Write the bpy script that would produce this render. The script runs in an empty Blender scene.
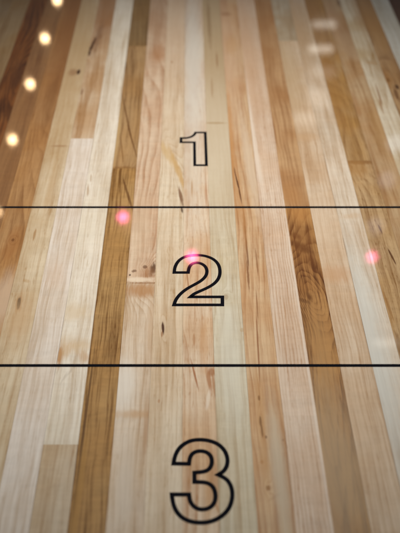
import bpy, bmesh, math, random
from mathutils import Vector
R = math.radians
sc = bpy.context.scene
col = sc.collection

# ------------------------------------------------------------------ camera geometry (photo is 400 x 533)
F, CX, CY, VX, VY = 740.0, 200.0, 266.5, 188.0, -437.0      # focal length in px, centre, vanishing point of the staves
PITCH = math.atan((CY - VY) / F)
SP, CP = math.sin(PITCH), math.cos(PITCH)
H = 0.352                                                   # height of the lens above the table (m)
CAMX = -0.0143 * H / CP

def at(x, y):
    """photo pixel -> point on the table top (metres)"""
    v = y - CY
    return (CAMX + (x - VX) * H / (CP * (y - VY)), H * (F * CP - v * SP) / (F * SP + v * CP))

def sx(y): return H / (CP * (y - VY))                       # metres per photo pixel across
def sy(y): return H * F / (CP * CP * (y - VY) ** 2)         # metres per photo pixel along

def lin(c):
    out = []
    for v in c:
        v = v / 255.0
        out.append(v / 12.92 if v <= 0.04045 else ((v + 0.055) / 1.055) ** 2.4)
    return out

GAIN = 1.0
def rgb(c, g=1.0):
    l = .3 * c[0] + .59 * c[1] + .11 * c[2]
    k = 1.06 - .27 * min(1, max(0, (l - 120) / 70))             # pale maple is close to neutral, the brown staves are golden
    c = [l + (v - l) * k for v in c]
    p = min(1, max(0, (200 - l) / 60))
    c = [c[0], c[1] * (1 + .006 * p), c[2] * (1 - .02 * p)]
    f = 1 + .07 * (l - 175) / 60
    c = [v * f for v in c]
    return tuple(max(0.0, min(0.88, v * GAIN * g)) for v in lin(c)) + (1.0,)

# ------------------------------------------------------------------ node helper
class N:
    def __init__(s, tree): s.t = tree; s.n = tree.nodes; s.l = tree.links
    def _in(s, sock, v):
        if isinstance(v, bpy.types.NodeSocket): s.l.new(v, sock)
        elif v is not None: sock.default_value = v
    def m(s, op, a, b=None, c=None, clamp=False):
        d = s.n.new('ShaderNodeMath'); d.operation = op; d.use_clamp = clamp
        for i, v in enumerate((a, b, c)):
            if v is not None: s._in(d.inputs[i], v)
        return d.outputs[0]
    def xyz(s, x, y, z):
        d = s.n.new('ShaderNodeCombineXYZ')
        for i, v in enumerate((x, y, z)): s._in(d.inputs[i], v)
        return d.outputs[0]
    def noise(s, vec, scale=1, detail=2, rough=.5, dist=0):
        d = s.n.new('ShaderNodeTexNoise'); d.noise_dimensions = '3D'
        s._in(d.inputs['Vector'], vec); s._in(d.inputs['Scale'], scale)
        d.inputs['Detail'].default_value = detail; d.inputs['Roughness'].default_value = rough
        d.inputs['Distortion'].default_value = dist
        return d.outputs['Fac']
    def step(s, v, a, b):
        d = s.n.new('ShaderNodeMapRange'); d.interpolation_type = 'SMOOTHSTEP'
        s._in(d.inputs['Value'], v); s._in(d.inputs['From Min'], a); s._in(d.inputs['From Max'], b)
        return d.outputs['Result']
    def mix(s, f, a, b, mode='MIX'):
        d = s.n.new('ShaderNodeMix'); d.data_type = 'RGBA'; d.blend_type = mode; d.clamp_factor = True
        s._in(d.inputs[0], f); s._in(d.inputs[6], a); s._in(d.inputs[7], b)
        return d.outputs[2]

def group(name, ins, outs):
    g = bpy.data.node_groups.new(name, 'ShaderNodeTree')
    for n_, t_ in ins: g.interface.new_socket(n_, in_out='INPUT', socket_type=t_)
    for n_, t_ in outs: g.interface.new_socket(n_, in_out='OUTPUT', socket_type=t_)
    return g, g.nodes.new('NodeGroupInput'), g.nodes.new('NodeGroupOutput'), N(g)
FL, CO = 'NodeSocketFloat', 'NodeSocketColor'

# --- wood figure: growth rings as contours of a stretched field, fibres, pores, flecks, curl
ins = [(n, FL) for n in ('X', 'Y', 'Seed', 'K', 'Straight', 'Phase', 'Grain', 'Fleck', 'Curl', 'Fibre', 'Broad')] + [('Base', CO), ('Dark', CO), ('Tint', CO)]
WOOD, gi, go, q = group('maple_figure', ins, [('Color', CO), ('Height', FL)])
I = gi.outputs
sd = q.m('MULTIPLY', I['Seed'], 7.31)
X, Y = I['X'], I['Y']
wz = q.noise(q.xyz(q.m('MULTIPLY', X, 40), q.m('MULTIPLY', Y, 22), sd), 1, 2)
Xw = q.m('ADD', X, q.m('MULTIPLY', q.m('SUBTRACT', wz, .5), .0035))
n1 = q.noise(q.xyz(q.m('MULTIPLY', Xw, 34), q.m('MULTIPLY', Y, 4.2), q.m('ADD', sd, 3.3)), 1, 1.2, .45)
ph = q.m('ADD', q.m('ADD', q.m('MULTIPLY', n1, I['K']), q.m('MULTIPLY', Xw, I['Straight'])), I['Phase'])
fr = q.m('FRACT', ph)
ring = q.m('MULTIPLY', q.m('POWER', fr, 2.2), q.step(fr, 1.0, .86))
amp = q.step(q.noise(q.xyz(q.m('MULTIPLY', X, 60), q.m('MULTIPLY', Y, 9), q.m('ADD', sd, 9.1)), 1, 2), .25, .7)
ring = q.m('MULTIPLY', ring, q.m('MULTIPLY_ADD', amp, .9, .35))
fib = q.noise(q.xyz(q.m('MULTIPLY', Xw, 900), q.m('MULTIPLY', Y, 26), sd), 1, 3, .65)
fib2 = q.noise(q.xyz(q.m('MULTIPLY', Xw, 260), q.m('MULTIPLY', Y, 7), sd), 1, 3, .6)
broad = q.noise(q.xyz(q.m('MULTIPLY', Xw, 75), q.m('MULTIPLY', Y, 9), q.m('ADD', sd, 21.)), 1, 2.5, .55)
broad2 = q.noise(q.xyz(q.m('MULTIPLY', X, 30), q.m('MULTIPLY', Y, 20), q.m('ADD', sd, 31.)), 1, 2, .5)
fl = q.step(q.noise(q.xyz(q.m('MULTIPLY', Xw, 620), q.m('MULTIPLY', Y, 120), q.m('ADD', sd, 5.)), 1, 1.5, .5), .60, .76)
pore = q.step(q.noise(q.xyz(q.m('MULTIPLY', Xw, 1500), q.m('MULTIPLY', Y, 210), q.m('ADD', sd, 15.)), 1, 1, .5), .56, .72)
curl = q.noise(q.xyz(q.m('MULTIPLY', Xw, 55), q.m('MULTIPLY', Y, 190), q.m('ADD', sd, 41.)), 1, 2, .5, .4)
t = q.m('MULTIPLY', I['Grain'], ring)
t = q.m('ADD', t, q.m('MULTIPLY', q.m('SUBTRACT', fib, .5), q.m('MULTIPLY', I['Fibre'], 1.7)))
t = q.m('ADD', t, q.m('MULTIPLY', q.m('SUBTRACT', fib2, .5), q.m('MULTIPLY', I['Fibre'], 1.7)))
t = q.m('ADD', t, q.m('MULTIPLY', q.step(broad, .45, .75), q.m('MULTIPLY', I['Broad'], .8)))
t = q.m('ADD', t, q.m('MULTIPLY', fl, q.m('MULTIPLY', I['Fleck'], .9)))
t = q.m('ADD', t, q.m('MULTIPLY', pore, q.m('MULTIPLY', I['Fleck'], .45)))
t = q.m('ADD', t, .06, clamp=True)
c = q.mix(q.m('MULTIPLY', q.step(broad2, .36, .66), q.m('MULTIPLY', I['Broad'], 1.3)), I['Base'], I['Tint'])
c = q.mix(t, c, I['Dark'])
curl2 = q.noise(q.xyz(q.m('MULTIPLY', Xw, 130), q.m('MULTIPLY', Y, 620), q.m('ADD', sd, 51.)), 1, 2, .6, .3)
curl = q.m('ADD', q.m('MULTIPLY', curl, .75), q.m('MULTIPLY', curl2, .55))
g_ = q.m('MULTIPLY_ADD', q.m('SUBTRACT', curl, .65), q.m('MULTIPLY', I['Curl'], 1.25), 1.0)
gr = q.xyz(g_, g_, g_)
c = q.mix(1.0, c, gr, 'MULTIPLY')
q.l.new(c, go.inputs['Color']); q.l.new(t, go.inputs['Height'])

# --- a local mark (knot, mineral streak, stain): ragged rotated ellipse
SPOT, gi, go, q = group('wood_mark', [(n, FL) for n in ('X', 'Y', 'CX', 'CY', 'RX', 'RY', 'Sin', 'Cos', 'Rag', 'Soft')], [('Mask', FL), ('Dist', FL)])
I = gi.outputs
dx = q.m('SUBTRACT', I['X'], I['CX']); dy = q.m('SUBTRACT', I['Y'], I['CY'])
nz = q.noise(q.xyz(q.m('MULTIPLY', I['X'], 420), q.m('MULTIPLY', I['Y'], 110), q.m('MULTIPLY', I['CX'], 90)), 1, 3, .6)
nf = q.noise(q.xyz(q.m('MULTIPLY', I['X'], 1300), q.m('MULTIPLY', I['Y'], 60), 2.), 1, 2, .6)
wz = q.noise(q.xyz(q.m('MULTIPLY', I['X'], 130), q.m('MULTIPLY', I['Y'], 45), 7.), 1, 2, .5)
u_ = q.m('DIVIDE', q.m('SUBTRACT', q.m('MULTIPLY', dx, I['Cos']), q.m('MULTIPLY', dy, I['Sin'])), I['RX'])
v_ = q.m('DIVIDE', q.m('ADD', q.m('MULTIPLY', dx, I['Sin']), q.m('MULTIPLY', dy, I['Cos'])), I['RY'])
d_ = q.m('SQRT', q.m('ADD', q.m('MULTIPLY', u_, u_), q.m('MULTIPLY', v_, v_)))
dr = q.m('ADD', d_, q.m('MULTIPLY', q.m('SUBTRACT', nz, .5), q.m('MULTIPLY', I['Rag'], 2.2)))
dr = q.m('ADD', dr, q.m('MULTIPLY', q.m('SUBTRACT', nf, .5), q.m('MULTIPLY', I['Rag'], 1.5)))
mk = q.step(dr, q.m('ADD', 1.0, I['Soft']), q.m('SUBTRACT', 1.0, I['Soft']))
q.l.new(mk, go.inputs['Mask']); q.l.new(q.m('ADD', d_, q.m('MULTIPLY', q.m('SUBTRACT', wz, .5), .35)), go.inputs['Dist'])

def use(tree, g, **kw):
    d = tree.nodes.new('ShaderNodeGroup'); d.node_tree = g
    for k_, v in kw.items():
        s_ = d.inputs[k_]
        if isinstance(v, bpy.types.NodeSocket): tree.links.new(v, s_)
        else: s_.default_value = v
    return d

def lacquer(b):
    b.inputs['Roughness'].default_value = .45
    b.inputs['Specular IOR Level'].default_value = .25
    b.inputs['Coat Weight'].default_value = 1.0
    b.inputs['Coat Roughness'].default_value = .035
    b.inputs['Coat IOR'].default_value = 1.5

def wave(q, tc, b):
    """faint unevenness of the poured lacquer, seen only in its reflections"""
    n = q.noise(tc, 38, 2, .5)
    bp = q.n.new('ShaderNodeBump'); bp.inputs['Strength'].default_value = .004; bp.inputs['Distance'].default_value = .002
    q.l.new(n, bp.inputs['Height']); q.l.new(bp.outputs[0], b.inputs['Coat Normal'])

mcount = [0]
def wood(base, dark=None, tint=None, K=9, st=250, g=.5, fl=.22, cu=.16, fb=.62, br=.5, xc=0, w=.0184, line=.5, marks=()):
    """one board's material; marks are in photo pixels: (x, y, rx, ry, lean, colour, strength[, rag, soft, rings])"""
    mcount[0] += 1
    m = bpy.data.materials.new('lacquered_maple'); m.use_nodes = True
    t = m.node_tree; q = N(t); b = t.nodes['Principled BSDF']; lacquer(b)
    tc = t.nodes.new('ShaderNodeTexCoord'); sep = t.nodes.new('ShaderNodeSeparateXYZ'); t.links.new(tc.outputs['Object'], sep.inputs[0])
    X, Y = sep.outputs[0], sep.outputs[1]
    wave(q, tc.outputs['Object'], b)
    if dark is None: dark = (base[0] * .78, base[1] * .66, base[2] * .50)
    if tint is None: tint = (base[0] * .97, base[1] * .92, base[2] * .83)
    tint = tuple(b_ + (t_ - b_) * m_ for b_, t_, m_ in zip(base, tint, (1.15, 1.2, 1.25)))
    phase = None; masks = []
    for mk in marks:
        x, y, rx, ry, lean, colr, s = mk[:7]
        rag = mk[7] if len(mk) > 7 else .35; soft = mk[8] if len(mk) > 8 else .3; rings = mk[9] if len(mk) > 9 else 0
        cx, cy = at(x, y); RX, RY = rx * sx(y), ry * sy(y)
        if lean:                                               # lean as seen in the photo -> direction on the board
            p0, p1 = at(x - math.sin(R(lean)), y + math.cos(R(lean))), at(x + math.sin(R(lean)), y - math.cos(R(lean)))
            a = math.atan2(p1[0] - p0[0], p1[1] - p0[1])
        else: a = 0.0
        sp = use(t, SPOT, X=X, Y=Y, CX=cx, CY=cy, RX=RX, RY=RY, Sin=math.sin(a), Cos=math.cos(a), Rag=rag, Soft=soft)
        masks.append((sp.outputs['Mask'], colr, s))
        if rings:
            e = q.m('MULTIPLY', q.m('POWER', 2.718, q.m('MULTIPLY', q.m('MULTIPLY', sp.outputs['Dist'], sp.outputs['Dist']), -.22)), rings)
            phase = e if phase is None else q.m('ADD', phase, e)
    kw = dict(X=X, Y=Y, Seed=float(mcount[0]), K=float(K), Straight=float(st), Grain=g, Fleck=fl, Curl=cu, Fibre=fb, Broad=br,
              Base=rgb(base), Dark=rgb(dark), Tint=rgb(tint))
    if phase is not None: kw['Phase'] = phase
    wd = use(t, WOOD, **kw)
    c = wd.outputs['Color']
    for mk, colr, s in masks:
        c = q.mix(q.m('MULTIPLY', mk, s), c, rgb(colr))
    if line:                                                   # glue line between staves
        e = q.m('ABSOLUTE', q.m('SUBTRACT', X, xc + w / 2))
        nn = q.noise(q.xyz(X, q.m('MULTIPLY', Y, 30), float(mcount[0])), 1, 2)
        e = q.m('MULTIPLY', q.step(e, .00042, .0001), q.m('MULTIPLY', q.step(nn, .3, .6), line))
        c = q.mix(e, c, rgb((95, 66, 40)))
    t.links.new(c, b.inputs['Base Color'])
    return m

# ------------------------------------------------------------------ the staves (edges measured along row 366 of the photo)
edge = [24.8 + 31.6 * k for k in range(-8, 20)]
for k_, v in {10: 340.0, 12: 401.6, 13: 434.4, 14: 465.5, 15: 495, 16: 524.0, 17: 556.0, 18: 587, 19: 618}.items(): edge[k_ + 8] = v
def ex(k): return CAMX + (edge[k + 8] - VX) * H / (CP * (366 - VY))
FARY, NEARY = at(200, -260)[1], at(200, 1100)[1]

DK = (70, 38, 18)
# (bottom row of this length, base colour, options); lengths listed from the far end to the near end
B = {
 -8: [(9e9, (150, 120, 88), {})],
 -7: [(9e9, (165, 135, 100), {})],
 -6: [(9e9, (160, 136, 106), dict(br=.5, g=.5))],
 -5: [(9e9, (158, 132, 100), dict(br=.6, g=.5))],
 -4: [(9e9, (136, 86, 46), dict(g=.9, K=9, br=.9, dark=(66, 34, 16), marks=[(18, 75, 6, 14, 20, (70, 38, 20), .6, .6, .5, 3), (8, 112, 6, 12, -20, (75, 42, 20), .6, .6, .5), (33, 20, 6, 14, 0, (85, 50, 28), .4, .6, .6)]))],
 -3: [(9e9, (150, 110, 74), dict(g=.4, br=.4, K=6, dark=(108, 68, 42)))],
 -2: [(9e9, (184, 138, 90), dict(g=.6, K=8, st=120, br=.5, dark=(126, 80, 42), marks=[
        (74, 20, 18, 84, 0, (146, 98, 58), .85, .3, .8), (51, 100, 4.5, 26, 0, (120, 78, 42), .3, .3, .6, 4),
        (13, 240, 1.5, 1.6, 0, DK, .95, .3, .35, 3), (12, 244, 7, 16, 20, (160, 105, 58), .5, .5, .5), (4, 300, 11, 26, 0, (205, 172, 140), .7, .3, .6), (3, 215, 5, 20, 0, (150, 98, 48), .5, .5, .5)]))],
 -1: [(9e9, (210, 186, 150), dict(g=.3, K=5, fl=.3, tint=(196, 166, 126), marks=[
        (78, 40, 18, 90, 0, (184, 148, 104), .75, .3, .8), (78.5, 72, 1.7, 2.6, 0, DK, .95, .4, .35, 2), (73, 72, 4, 3.4, 0, (140, 90, 50), .5, .6, .5),
        (19, 303, 3.2, 8, 8, (170, 118, 66), .6, .5, .6), (19, 303, 1.7, 6, 8, (40, 20, 8), .97, .35, .3, 2), (20, 318, 12, 24, 0, (196, 154, 108), .6, .4, .7),
        (34.5, 235, 1.1, 5.5, 0, (165, 120, 72), .7, .4, .3), (27, 281, 3, 1.4, 40, (188, 148, 100), .5, .5, .4),
        (59, 146, 8, .9, 0, (160, 120, 82), .6, .4, .4), (50, 190, 3, 26, 0, (190, 152, 108), .5, .5, .6)]))],
 0: [(138.5, (206, 176, 142), dict(g=.45, K=8, br=.6, tint=(192, 152, 112), marks=[
        (107, 12, 12, 26, 0, (158, 108, 66), .75, .3, .7), (93, 44, 1.4, 7, 24, DK, .95, .5, .35, 2), (89.5, 53, 1.3, 3, 0, DK, .85, .4, .35),
        (98, 38, 3, 16, 16, (120, 74, 38), .5, .5, .5), (82, 92, 1, 3, 0, (120, 78, 44), .6)])),
     (9e9, (216, 200, 182), dict(g=.22, K=5, fl=.18, br=.3, tint=(206, 180, 152), line=.75, marks=[
        (55, 275, 9, 12, 0, (208, 172, 140), .45, .5, .7)]))],
 1: [(444.5, (218, 203, 180), dict(g=.25, K=5, fl=.2, br=.3, tint=(210, 192, 162), marks=[
        (88, 190, 1, 6, 4, (168, 128, 86), .6, .4, .4), (91, 178, .8, 4, 4, (168, 128, 86), .5, .4, .4),
        (60, 354, 2.2, 11, 6, (180, 124, 68), .85, .9, .7), (66, 350, 5, 7, 30, (200, 154, 100), .55, .9, .9), (80, 345, 12, 5, 0, (208, 170, 122), .5, .9, .9), (85, 357, 5, 6, -30, (192, 142, 90), .55, .9, .8), (70, 340, 10, 5, 20, (206, 168, 120), .35, .9, .9), (75, 312, 13, 8, 0, (208, 176, 132), .55, .6, .7),
        (70, 372, 1.2, 6, 40, (178, 160, 140), .35, .7, .6), (64, 378, 1, 7, 30, (178, 160, 140), .35, .7, .6)])),
     (9e9, (200, 176, 146), dict(g=.25, K=5, cu=.22, fl=.2, tint=(190, 158, 120), line=.55))],
 2: [(46, (150, 120, 82), dict(g=.45, K=6, dark=(108, 78, 46))),
     (168.5, (180, 141, 96), dict(g=.5, K=7, st=220, dark=(112, 74, 36), marks=[(127, 118, .9, 26, -12, (112, 72, 34), .75, .35, .4), (132, 140, .8, 18, -16, (112, 72, 34), .7, .35, .4), (122, 150, .8, 14, -6, (128, 86, 42), .6, .35, .4), (118, 135, 2, 26, 0, (196, 160, 106), .5, .4, .6), (134, 171, 3.5, 2.5, 0, (104, 64, 28), .75, .6, .5, 2), (124, 168, 11, 1.6, 0, (136, 92, 44), .6, .6, .5)])),
     (9e9, (176, 135, 84), dict(g=.65, K=8, st=420, fl=.28, fb=1.5, cu=.4, br=.4, dark=(118, 78, 34), marks=[
        (128, 195, 1.2, 18, -17, (104, 64, 26), .75, .4, .35), (131, 222, 6, 14, 0, (198, 150, 96), .4, .4, .6),
        (84, 430, 1.2, 90, 7.5, (92, 56, 24), .75, .35, .35), (77, 505, 4, 70, 8, (170, 124, 62), .5, .3, .5)]))],
 3: [(282, (206, 168, 134), dict(g=.6, K=7, st=160, cu=.28, br=.5, dark=(166, 116, 76), tint=(214, 184, 150), marks=[
        (159, 52, 6, 9, 0, (176, 118, 70), .6, .4, .6), (158, 12, 10, 30, 0, (176, 136, 104), .6, .3, .7),
        (153.5, 269, 3, 6, 10, (92, 54, 26), .85, .6, .45, 4), (145, 267, 2.2, 1.4, 30, (100, 58, 26), .85, .5, .4, 2), (134, 271, 2.6, 1.4, -30, (104, 62, 30), .75, .6, .4), (130, 275, 1, 1, 0, DK, .8), (148, 274, 8, 6, 0, (160, 108, 66), .4, .6, .7),
        (139, 279.6, 15, 2.4, 0, (224, 200, 168), .7, .3, .5), (140, 228, 11, 30, 0, (212, 182, 146), .4, .4, .8)])),
     (9e9, (212, 188, 160), dict(g=.4, K=8, cu=.16, br=.4, tint=(204, 172, 136), marks=[
        (142, 290, 14, 7, 0, (178, 126, 78), .8, .5, .6, 3), (151, 330, 4, 30, 0, (196, 156, 116), .4, .5, .6), (148, 283, 18, .8, 0, (150, 104, 66), .6, .4, .4),
        (133, 414, 22, 3.5, 0, (196, 154, 112), .75, .6, .8), (147, 428, 3.5, 24, 0, (178, 132, 90), .55, .4, .6), (123, 385, 12, 24, 0, (216, 204, 186), .7, .3, .7), (125, 480, 8, 40, 0, (206, 188, 166), .5, .3, .8)]))],
 4: [(9e9, (214, 192, 160), dict(g=.35, K=6, fl=.25, br=.4, tint=(208, 176, 140), marks=[
        (176, 20, 12, 60, 0, (208, 170, 136), .6, .3, .8), (178, 170, 2.6, 22, -21, (198, 152, 88), .75, .5, .5, 3), (166, 152, 3.5, 16, -30, (204, 162, 100), .6, .5, .6), (181, 197, 1.5, 10, -12, (120, 72, 32), .8, .6, .45), (182, 210, 1.1, 3, -10, DK, .8, .4, .4),
        (163, 328, 1.3, 5.5, -4, (78, 38, 16), .95, .35, .35, 2), (162, 334, .8, 3, 0, (150, 96, 52), .7), (159, 401, 1.2, 2, 0, (176, 124, 80), .6), (172, 62, .8, 1.4, 0, (160, 110, 66), .6), (158, 188, 1.2, 2, 0, (196, 150, 98), .6)]))],
 5: [(9e9, (216, 188, 154), dict(g=.55, K=10, st=120, br=.55, fl=.35, tint=(206, 162, 118), dark=(172, 120, 74), marks=[
        (193, 60, 11, 90, 0, (208, 196, 178), .85, .3, .8), (192, 170, 9, 30, 0, (214, 196, 168), .5, .4, .8), (192, 188, .9, 8, 0, (176, 130, 84), .6, .4, .4), (206, 195, 1, 12, 0, (178, 118, 74), .45, .4, .4), (188, 282, .7, 9, -6, (150, 92, 46), .65, .4, .4),
        (195, 376, 1, 14, -14, (160, 94, 44), .8, .4, .4), (209, 380, 2, 12, -10, (168, 106, 54), .7, .5, .45), (212, 372, 3, 4, 0, (158, 98, 50), .7, .5, .45), (208, 400, 1.8, 10, 10, (226, 208, 182), .5, .6, .5), (214, 386, 1.4, 12, -8, (166, 108, 56), .55), (204, 345, 4, 22, 0, (198, 144, 94), .55, .7, .6), (194, 340, 1.2, 6, 0, (166, 110, 60), .5),
        (216, 505, 1, 9, -22, (176, 118, 62), .6, .4, .4), (208, 490, 3, 30, 0, (208, 160, 108), .4, .5, .6)]))],
 6: [(9e9, (205, 190, 160), dict(g=.35, K=6, fl=.16, br=.35, cu=.2, tint=(200, 178, 142), marks=[(210, 30, 40, 105, 0, (186, 154, 114), .85, .2, .7), (210, 140, 40, 60, 0, (206, 184, 152), .6, .2, .7), (209, 22, 1.8, 22, -3, (138, 104, 64), .5, .5, .5), (217, 60, 1, 8, 0, (150, 104, 62), .5), (212, 88, 1, 10, 0, (160, 116, 72), .4),
        (216, 123, 10, .9, 0, (172, 138, 96), .6, .4, .4), (226, 297, 2, 2.6, 0, (140, 100, 52), .85, .5, .4, 3), (227, 300, 8, 7, 0, (186, 158, 112), .45, .6, .7), (222, 272, 3, 16, -8, (186, 164, 120), .4, .5, .6),
        (230, 350, 10, 60, 0, (202, 194, 172), .5, .3, .8), (242, 330, 2, 2, 0, (180, 140, 92), .4)]))],
 7: [(9e9, (210, 172, 128), dict(g=.5, K=7, st=300, br=.5, fl=.15, fb=.7, tint=(200, 150, 102), dark=(160, 104, 56), marks=[
        (224, 50, 14, 60, 0, (206, 164, 128), .7, .3, .8), (226, 14, 5, 2, 0, (150, 100, 60), .45, .5, .5), (231, 45, 6, 9, 0, (200, 148, 92), .4, .4, .6),
        (229, 130, 4, 40, -4, (196, 138, 82), .7, .5, .6), (235, 180, 5, 40, -10, (188, 130, 74), .5, .5, .6), (250, 165, 5, 50, -10, (210, 182, 150), .7, .4, .6), (237.5, 183, .75, 11, -14, (88, 46, 20), .95, .35, .35), (240, 195, .7, 8, -12, (100, 56, 26), .8, .35, .35), (235, 172, .6, 5, -10, (120, 70, 34), .7),
        (247, 250, .9, 20, -5, (120, 70, 34), .75, .5, .4), (248, 276, 1, 14, -5, (130, 80, 42), .75, .5, .4), (257, 264, .8, 14, -6, (140, 88, 48), .65, .5, .4), (257, 305, .8, 16, -4, (140, 88, 46), .65, .4, .4), (258, 348, .8, 34, -3, (140, 82, 40), .75, .3, .35), (245, 228, 2, 20, 0, (172, 116, 64), .5, .5, .5),
        (259, 398, 1, 2.4, 0, (96, 52, 22), .9), (260.5, 421, 1.2, 5, -4, (84, 44, 18), .95, .35, .35, 2), (262, 431, 1, 6, -6, (92, 50, 22), .9, .35, .35), (266, 437, 1.2, 1.6, 0, (110, 64, 30), .85), (268, 488, 2, 2.4, 0, (138, 92, 52), .8, .5, .45, 2), (262, 462, 1.6, 2, 0, (170, 116, 66), .6), (283, 440, 1.2, 1.4, 0, (150, 100, 60), .7),
        (276, 496, 9, 1.5, -40, (168, 128, 88), .4, .5, .5), (262, 430, 4, 60, 0, (196, 144, 88), .4, .5, .6), (279, 470, 7, 70, -7, (198, 178, 150), .7, .3, .7)]))],
 8: [(9e9, (214, 186, 158), dict(g=.65, K=5, st=520, fl=.32, br=.35, cu=.2, tint=(208, 170, 136), dark=(176, 132, 96), line=0, marks=[(307.4, 366, 1.2, 190, 0, (226, 212, 194), .38, .25, .5), (248.5, 366, 1.2, 120, 0, (226, 208, 186), .4, .3, .6),
        (244, 40, 14, 70, 0, (206, 162, 124), .7, .3, .8), (242, 88, 5, 26, -8, (216, 192, 168), .8, .4, .7), (280, 360, 3, 80, -7, (212, 186, 158), .4),
        (266, 280, .7, 20, -7, (172, 124, 84), .5, .4, .4), (285, 310, .8, 10, -7, (178, 130, 90), .5), (277, 330, .7, 22, -8, (176, 128, 88), .5), (254, 140, 2.5, 50, -9, (222, 202, 178), .7, .3, .6)]))],
 9: [(208.5, (196, 152, 106), dict(g=.5, K=8, st=250, br=.6, fb=.6, tint=(176, 128, 84), dark=(142, 94, 54), marks=[
        (260, 30, 12, 50, 0, (170, 124, 82), .7, .3, .8), (290, 196, 11, 10, 0, (186, 132, 80), .5, .4, .7)])),
     (9e9, (188, 138, 82), dict(g=1.0, K=5, st=110, fb=1.5, br=.5, fl=.2, cu=.32, tint=(162, 112, 64), dark=(104, 60, 26), marks=[
        (309.5, 297, 2.6, 4.2, -30, (84, 46, 18), .85, .7, .6, 0), (308, 294, 7, 13, -30, (140, 90, 44), .35, .6, .9, 6), (290, 262, 12, 12, 0, (146, 96, 48), 0.0, .5, .8, 3), (304, 301, 6, 1.6, 30, (92, 52, 22), .6, .7, .6), (301, 246, 10, 3, 35, (86, 46, 18), .7, .8, .7), (296, 236, 7, 2.2, 45, (110, 62, 28), .6, .8, .7), (307, 251, 7, 2.2, 30, (80, 42, 16), .6, .8, .7), (303, 240, 14, 22, 0, (132, 80, 36), .55, .6, .8, 2),
        (300, 213, 12, 9, 0, (186, 128, 70), .7, .5, .8), (322, 350, 14, 40, 0, (190, 142, 88), .4, .6, .9), (325, 395, 9, 75, -6, (176, 134, 86), .4, .5, .9, 5), (336, 470, 40, 80, 0, (184, 154, 120), .7, .3, .8)]))],
 10: [(41, (190, 172, 146), dict(g=.3, K=5, br=.5, tint=(176, 146, 110))),
      (9e9, (212, 184, 152), dict(g=.35, K=6, st=350, fl=.22, br=.4, tint=(200, 160, 120), line=.8, marks=[
        (286, 70, 13, 40, 0, (192, 158, 118), .75, .4, .8), (306, 137, 14, 4, 0, (196, 152, 108), .5, .5, .6), (336, 274, 15, 8, 0, (198, 148, 104), .65, .5, .7), (320, 228, 12, 20, 0, (212, 178, 142), .4, .4, .8)]))],
 11: [(9e9, (214, 194, 168), dict(g=.3, K=6, st=250, fl=.2, br=.4, tint=(208, 176, 144), line=.45, marks=[
        (298, 30, 14, 42, 0, (186, 148, 108), .8, .4, .8), (372, 350, 16, 110, 0, (200, 198, 186), .75, .3, .8), (350, 216, 9, 2.5, -30, (200, 160, 118), .4, .6, .7)]))],
 12: [(160.5, (188, 150, 104), dict(g=.45, K=7, st=120, br=.8, fb=.8, tint=(180, 136, 82), dark=(130, 88, 44), marks=[
        (314, 20, 13, 36, 0, (162, 120, 78), .8, .4, .8), (328, 68, 8, 12, 0, (158, 110, 52), .75, .7, .6, 3), (334, 92, 8, 18, 0, (166, 118, 62), .5, .8, .8), (340, 118, 6, 12, -30, (162, 116, 66), .5, .8, .8)])),
      (9e9, (192, 156, 112), dict(g=.5, K=8, st=200, fb=.8, fl=.5, br=.5, cu=.25, tint=(186, 144, 94), dark=(134, 92, 48), line=.5, marks=[
        (360, 162, 14, 2.4, 0, (138, 92, 46), .8, .4, .5), (357, 168, 12, 8, 0, (172, 124, 70), .6, .7, .7, 2), (380, 229, .9, 4.5, -25, (110, 68, 30), .85, .35, .35), (391.5, 256, 1, 8, -28, (98, 58, 26), .9, .35, .35, 2), (388, 305, 1.2, 14, -20, (150, 104, 56), .6), (382, 300, 5, 30, -18, (170, 122, 68), .4, .6, .6), (399, 345, 3, 12, 0, (124, 82, 38), .6, .5, .5)]))],
 13: [(9e9, (190, 156, 116), dict(g=.45, K=8, st=120, br=.6, tint=(184, 142, 98), marks=[
        (345, 3, 7, 5, 0, (84, 46, 22), .85, .6, .6, 3), (352, 12, 3, 8, 0, (150, 92, 56), .6, .6, .5), (334, 20, 8, 20, 0, (180, 140, 106), .6, .4, .8), (350, 45, 10, 14, 0, (186, 150, 114), .5), (380, 128, 8, 22, -15, (190, 148, 96), .4, .5, .7), (356, 104, 2, 14, -18, (158, 108, 62), .45), (343, 85, 2, 12, -15, (150, 104, 54), .5)]))],
 14: [(9e9, (208, 190, 160), dict(g=.45, K=9, st=120, br=.55, tint=(190, 160, 118), marks=[
        (362, 12, 9, 22, 0, (178, 138, 96), .7, .5, .7), (379, 95, .9, 10, -18, (140, 92, 44), .75, .4, .4), (381, 106, .9, 7, -18, (150, 100, 54), .6), (392, 160, 1, 10, -22, (124, 82, 42), .75, .4, .4), (372, 63, 6, 1.4, 20, (176, 138, 92), .5)]))],
 15: [(9e9, (178, 140, 98), dict(g=.5, K=8, st=100, br=.6, dark=(120, 76, 36), marks=[
        (388, 80, 1.4, 2.4, -20, (74, 38, 16), .9, .4, .4, 2), (397, 87, 1.6, 2.2, 0, (74, 38, 16), .9, .4, .4), (384, 78, 7, 10, -20, (160, 112, 60), .6, .6, .6, 2), (373, 20, 10, 30, 0, (172, 128, 80), .6), (396, 94, 2, 5, -20, (104, 62, 28), .7), (392, 110, 4, 10, -10, (166, 118, 60), .5)]))],
 16: [(9e9, (196, 190, 176), dict(g=.2, K=5, br=.3, tint=(182, 172, 152)))],
 17: [(9e9, (100, 70, 48), dict(g=.4, K=6, br=.5))],
 18: [(9e9, (150, 112, 76), dict())],
}
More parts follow.
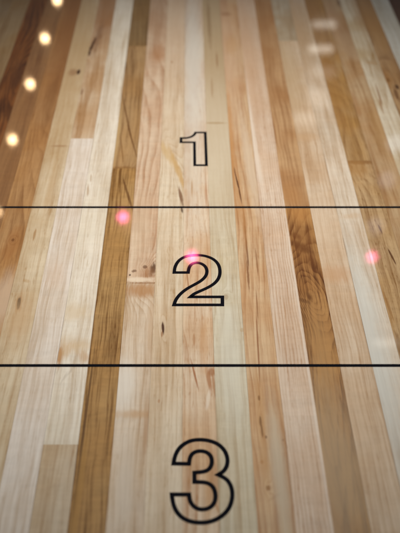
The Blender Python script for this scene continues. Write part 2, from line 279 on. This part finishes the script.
# ------------------------------------------------------------------ the table top: one solid slab, its upper face split stave by stave
THICK = .045
bm = bmesh.new(); mats = []
def vert(x, y, z): return bm.verts.new((x, y, z))
XL, XR = ex(-8), ex(19)
for k in range(-8, 19):
    x0, x1 = ex(k), ex(k + 1)
    yt = FARY
    for (yb, base, opt) in B[k]:
        y1 = NEARY if yb > 9e8 else at(200, yb)[1]
        opt = dict(opt); opt.setdefault('xc', (x0 + x1) / 2); opt.setdefault('w', x1 - x0)
        mats.append(wood(base, **opt)); mi = len(mats) - 1
        f = bm.faces.new([vert(x0, y1, 0), vert(x1, y1, 0), vert(x1, yt, 0), vert(x0, yt, 0)]); f.material_index = mi
        if yt == FARY: f = bm.faces.new([vert(x0, yt, 0), vert(x1, yt, 0), vert(x1, yt, -THICK), vert(x0, yt, -THICK)]); f.material_index = mi
        if y1 == NEARY: f = bm.faces.new([vert(x1, y1, 0), vert(x0, y1, 0), vert(x0, y1, -THICK), vert(x1, y1, -THICK)]); f.material_index = mi
        if k == -8: f = bm.faces.new([vert(x0, yt, 0), vert(x0, yt, -THICK), vert(x0, y1, -THICK), vert(x0, y1, 0)]); f.material_index = mi
        if k == 18: f = bm.faces.new([vert(x1, y1, 0), vert(x1, y1, -THICK), vert(x1, yt, -THICK), vert(x1, yt, 0)]); f.material_index = mi
        yt = y1
f = bm.faces.new([vert(XL, NEARY, -THICK), vert(XL, FARY, -THICK), vert(XR, FARY, -THICK), vert(XR, NEARY, -THICK)]); f.material_index = 0
bmesh.ops.remove_doubles(bm, verts=bm.verts, dist=1e-6)
bmesh.ops.recalc_face_normals(bm, faces=bm.faces)
me = bpy.data.meshes.new('playing_surface'); bm.to_mesh(me); bm.free()
for m in mats: me.materials.append(m)

root = bpy.data.objects.new('shuffleboard_table', None); col.objects.link(root)
root['label'] = 'lacquered maple shuffleboard table top with black outlined numbers and scoring lines'
root['category'] = 'shuffleboard table'
surf = bpy.data.objects.new('playing_surface', me); col.objects.link(surf); surf.parent = root
surf['label'] = 'glossy top of narrow pale, tan and brown wooden staves'

# ------------------------------------------------------------------ printed black marks
ink = bpy.data.materials.new('black_ink_under_lacquer'); ink.use_nodes = True
b = ink.node_tree.nodes['Principled BSDF']; lacquer(b)
q = N(ink.node_tree); tc = ink.node_tree.nodes.new('ShaderNodeTexCoord'); wave(q, tc.outputs['Object'], b)
b.inputs['Specular IOR Level'].default_value = 0
n = q.noise(tc.outputs['Object'], 900, 3, .6)
q.l.new(q.mix(q.m('MULTIPLY', n, .5), (.003, .003, .005, 1), (.012, .011, .014, 1)), b.inputs['Base Color'])
Z0, Z1 = .00004, .00016

def solid(name, loops_quads, label=None):
    bm = bmesh.new()
    top = {}; bot = {}
    verts, quads = loops_quads
    T = [bm.verts.new((x, y, Z1)) for x, y in verts]; Bt = [bm.verts.new((x, y, Z0)) for x, y in verts]
    from collections import Counter
    ec = Counter()
    for qd in quads:
        bm.faces.new([T[i] for i in qd]); bm.faces.new([Bt[i] for i in reversed(qd)])
        for a, c_ in zip(qd, qd[1:] + qd[:1]): ec[(a, c_)] += 1
    for (a, c_) in list(ec):
        if (c_, a) not in ec: bm.faces.new([T[c_], T[a], Bt[a], Bt[c_]])
    bmesh.ops.recalc_face_normals(bm, faces=bm.faces)
    me = bpy.data.meshes.new(name); bm.to_mesh(me); bm.free(); me.materials.append(ink)
    o = bpy.data.objects.new(name, me); col.objects.link(o); o.parent = root
    if label: o['label'] = label
    return o

# scoring lines run straight across, edge to edge
LW = .0021
for row, lab in ((207.3, 'thin black scoring line between the 1 and the 2'), (365.6, 'thin black scoring line between the 2 and the 3')):
    yc = at(200, row)[1]
    xs = [XL + .004 + (XR - XL - .008) * i / 40 for i in range(41)]
    vs = [(x, yc - LW / 2) for x in xs] + [(x, yc + LW / 2) for x in xs]
    solid('scoring_line', (vs, [[i, i + 1, 42 + i, 41 + i] for i in range(40)]), lab)

def outline(pts, tilt=0):
    """closed centre line of the stroke: straight or rounded between corner points ('c'), returned as a ribbon of constant width"""
    n = len(pts); ci = [i for i, p in enumerate(pts) if p[2]]
    path = []                                                   # (x, y, corner)
    for a, bnd in zip(ci, ci[1:] + [ci[0] + n]):
        seg = [Vector(pts[i % n][:2]) for i in range(a, bnd + 1)]
        path.append((seg[0], True))
        if len(seg) > 2:
            e = [2 * seg[0] - seg[1]] + seg + [2 * seg[-1] - seg[-2]]
            for i in range(1, len(e) - 2):
                p0, p1, p2, p3 = e[i - 1:i + 3]
                for s in range(6):
                    if i == 1 and s == 0: continue
                    t = s / 6
                    path.append((.5 * ((2 * p1) + (p2 - p0) * t + (2 * p0 - 5 * p1 + 4 * p2 - p3) * t * t + (3 * p1 - p0 - 3 * p2 + p3) * t ** 3), False))
    # relax the rounded runs a little
    for _ in range(6):
        new = []
        for i, (p, c_) in enumerate(path):
            if c_: new.append((p, c_)); continue
            a, d = path[i - 1][0], path[(i + 1) % len(path)][0]
            new.append(((a + d) * .25 + p * .5, c_))
        path = new
    m = len(path); hw = .00118; L = []; Rr = []
    for i, (p, c_) in enumerate(path):
        a, d = path[i - 1][0], path[(i + 1) % m][0]
        t0 = (p - a).normalized(); t1 = (d - p).normalized()
        n0 = Vector((-t0.y, t0.x)); n1 = Vector((-t1.y, t1.x)); mm = n0 + n1
        mm = mm / max(mm.length_squared, .12) * 2
        L.append(tuple(p + mm * hw)); Rr.append(tuple(p - mm * hw))
    vs = L + Rr
    return vs, [[i, (i + 1) % m, m + (i + 1) % m, m + i] for i in range(m)]

def px(pts, ox, oy, s): return [at(ox + x / s, oy + y / s) + (c_,) for x, y, c_ in pts]
ONE = [(74,121,1),(100,121,0),(128,117,0),(148,109,0),(162,98,0),(171,84,1),(235,84,1),(243,302,1),(165,302,1),(163,149,1),(73,149,1)]
TWO = [(71,163,1),(75,136,0),(90,108,0),(116,88,0),(150,78,0),(190,76,0),(230,81,0),(268,97,0),(292,123,0),(300,155,0),(295,188,0),(274,216,0),(240,238,0),(200,256,0),(170,270,0),(152,285,1),(312,285,1),(312,325,1),(70,325,1),(80,298,0),(105,267,0),(140,241,0),(175,222,0),(207,203,0),(229,180,0),(235,155,0),(226,132,0),(203,117,0),(178,114,0),(157,122,0),(145,140,0),(141,163,1)]
THREE = [(78,142,1),(84,112,0),(97,84,0),(120,61,0),(150,46,0),(187,41,0),(225,45,0),(262,58,0),(290,83,0),(304,115,0),(304,145,0),(291,172,0),(266,189,1),(300,207,0),(319,235,0),(326,272,0),(318,316,0),(296,350,0),(262,375,0),(225,388,0),(190,391,0),(150,386,0),(115,370,0),(90,343,0),(76,308,0),(71,272,1),(143,272,1),(147,298,0),(160,319,0),(180,332,0),(203,335,0),(230,328,0),(249,308,0),(255,280,0),(250,252,0),(236,232,0),(210,221,0),(166,219,1),(166,180,1),(205,176,0),(228,165,0),(239,142,0),(237,115,0),(222,97,0),(198,89,0),(171,92,0),(153,105,0),(146,123,0),(143,143,1)]
solid('number_marking', outline(px(ONE, 170, 120, 6.667)), 'outlined black number 1')
solid('number_marking', outline(px(TWO, 160, 240, 5.0)), 'outlined black number 2')
solid('number_marking', outline(px(THREE, 155, 430, 4.21)), 'outlined black number 3')

# ------------------------------------------------------------------ lamps of the room (they show as reflections in the lacquer)
def mirror(x, y, h):
    """where a lamp at height h above the table hangs so that it is mirrored at photo pixel x, y"""
    v = y - CY; d = (H + h)
    return Vector((CAMX + (x - VX) * d / (CP * (y - VY)), d * (F * CP - v * SP) / (F * SP + v * CP), h))
def light(name, typ, loc, energy, color, **kw):
    l = bpy.data.lights.new(name, typ); l.energy = energy; l.color = color
    for k_, v in kw.items(): setattr(l, k_, v)
    o = bpy.data.objects.new(name, l); o.location = loc; col.objects.link(o); return o
def aim(o, p): o.rotation_euler = (Vector(p) - o.location).to_track_quat('-Z', 'Y').to_euler()

HL = 2.1
for i in range(-2, 8):                                          # evenly spaced row of warm bulbs along the ceiling
    inv = .002288 - .0001845 * i
    y = 1 / inv + VY
    if i == 4: y = 212
    light('ceiling_bulb', 'POINT', mirror(-2.5 if i == 4 else VX - (.299 + .0018 * i) * (y - VY), y, HL), (.45 if i == 4 else 1.05), (1, .66, .34), shadow_soft_size=.019)
for (x, y, e) in ((123, 217, 1.1), (192, 257, 1.2), (372, 257, .6)):
    light('pink_spotlight', 'POINT', mirror(x, y, HL), e, (1, .10, .30), shadow_soft_size=.022)
for (x, y, w_, h_, e) in ((324, 24.5, .17, .10, .14), (321, 49, .17, .09, .17), (386, 343, .11, .04, .035), (322, 72, .16, .14, .06), (318, 98, .12, .22, .12), (305, 119, .14, .16, .10)):
    o = light('ceiling_panel', 'AREA', mirror(x, y, HL), e, (1, .93, .8), shape='RECTANGLE', size=w_, size_y=h_)
for (x, y, e) in ((395, 143, .16), (387, 180, .12), (376, 226, .12), (322, 140, .0)):
    if e: light('white_downlight', 'POINT', mirror(x, y, HL), e, (.85, .93, 1), shadow_soft_size=.045)

T = (-.01, .485)
key = light('added_key_spot', 'SPOT', (.0, .44, 1.70), 140, (1, .972, .925), shadow_soft_size=.16, spot_size=R(27.5), spot_blend=1.0)  # added key spot, unseen; soft narrow cone leaves the ends and corners darker
aim(key, (T[0], T[1], 0))

cool_fill = light('added_cool_fill', 'AREA', (-.45, -.9, .9), 4.6, (.66, .86, 1), shape='RECTANGLE', size=.8, size_y=.8)  # added fill behind the lens, cools and lifts the near end
aim(cool_fill, (.1, .3, 0))

w = bpy.data.worlds.new('World'); sc.world = w; w.use_nodes = True
bg = w.node_tree.nodes['Background']; bg.inputs[0].default_value = (.78, .86, 1, 1); bg.inputs[1].default_value = .05

# ------------------------------------------------------------------ camera
cd = bpy.data.cameras.new('camera'); cam = bpy.data.objects.new('camera', cd); col.objects.link(cam); sc.camera = cam
cam.location = (CAMX, 0, H); cam.rotation_euler = (R(90) - PITCH, 0, 0)
cd.sensor_fit = 'VERTICAL'; cd.sensor_height = 36; cd.lens = 36 * F / 533
cd.shift_x = (CX - VX) / 533
cd.clip_start = .01; cd.clip_end = 100
cd.dof.use_dof = True
cd.dof.focus_distance = H * F / (CP * (295 - VY))
cd.dof.aperture_fstop = cd.lens / 1000 / .0066

vs = sc.view_settings; vs.view_transform = 'Standard'; vs.look = 'None'; vs.exposure = 0; vs.gamma = 1
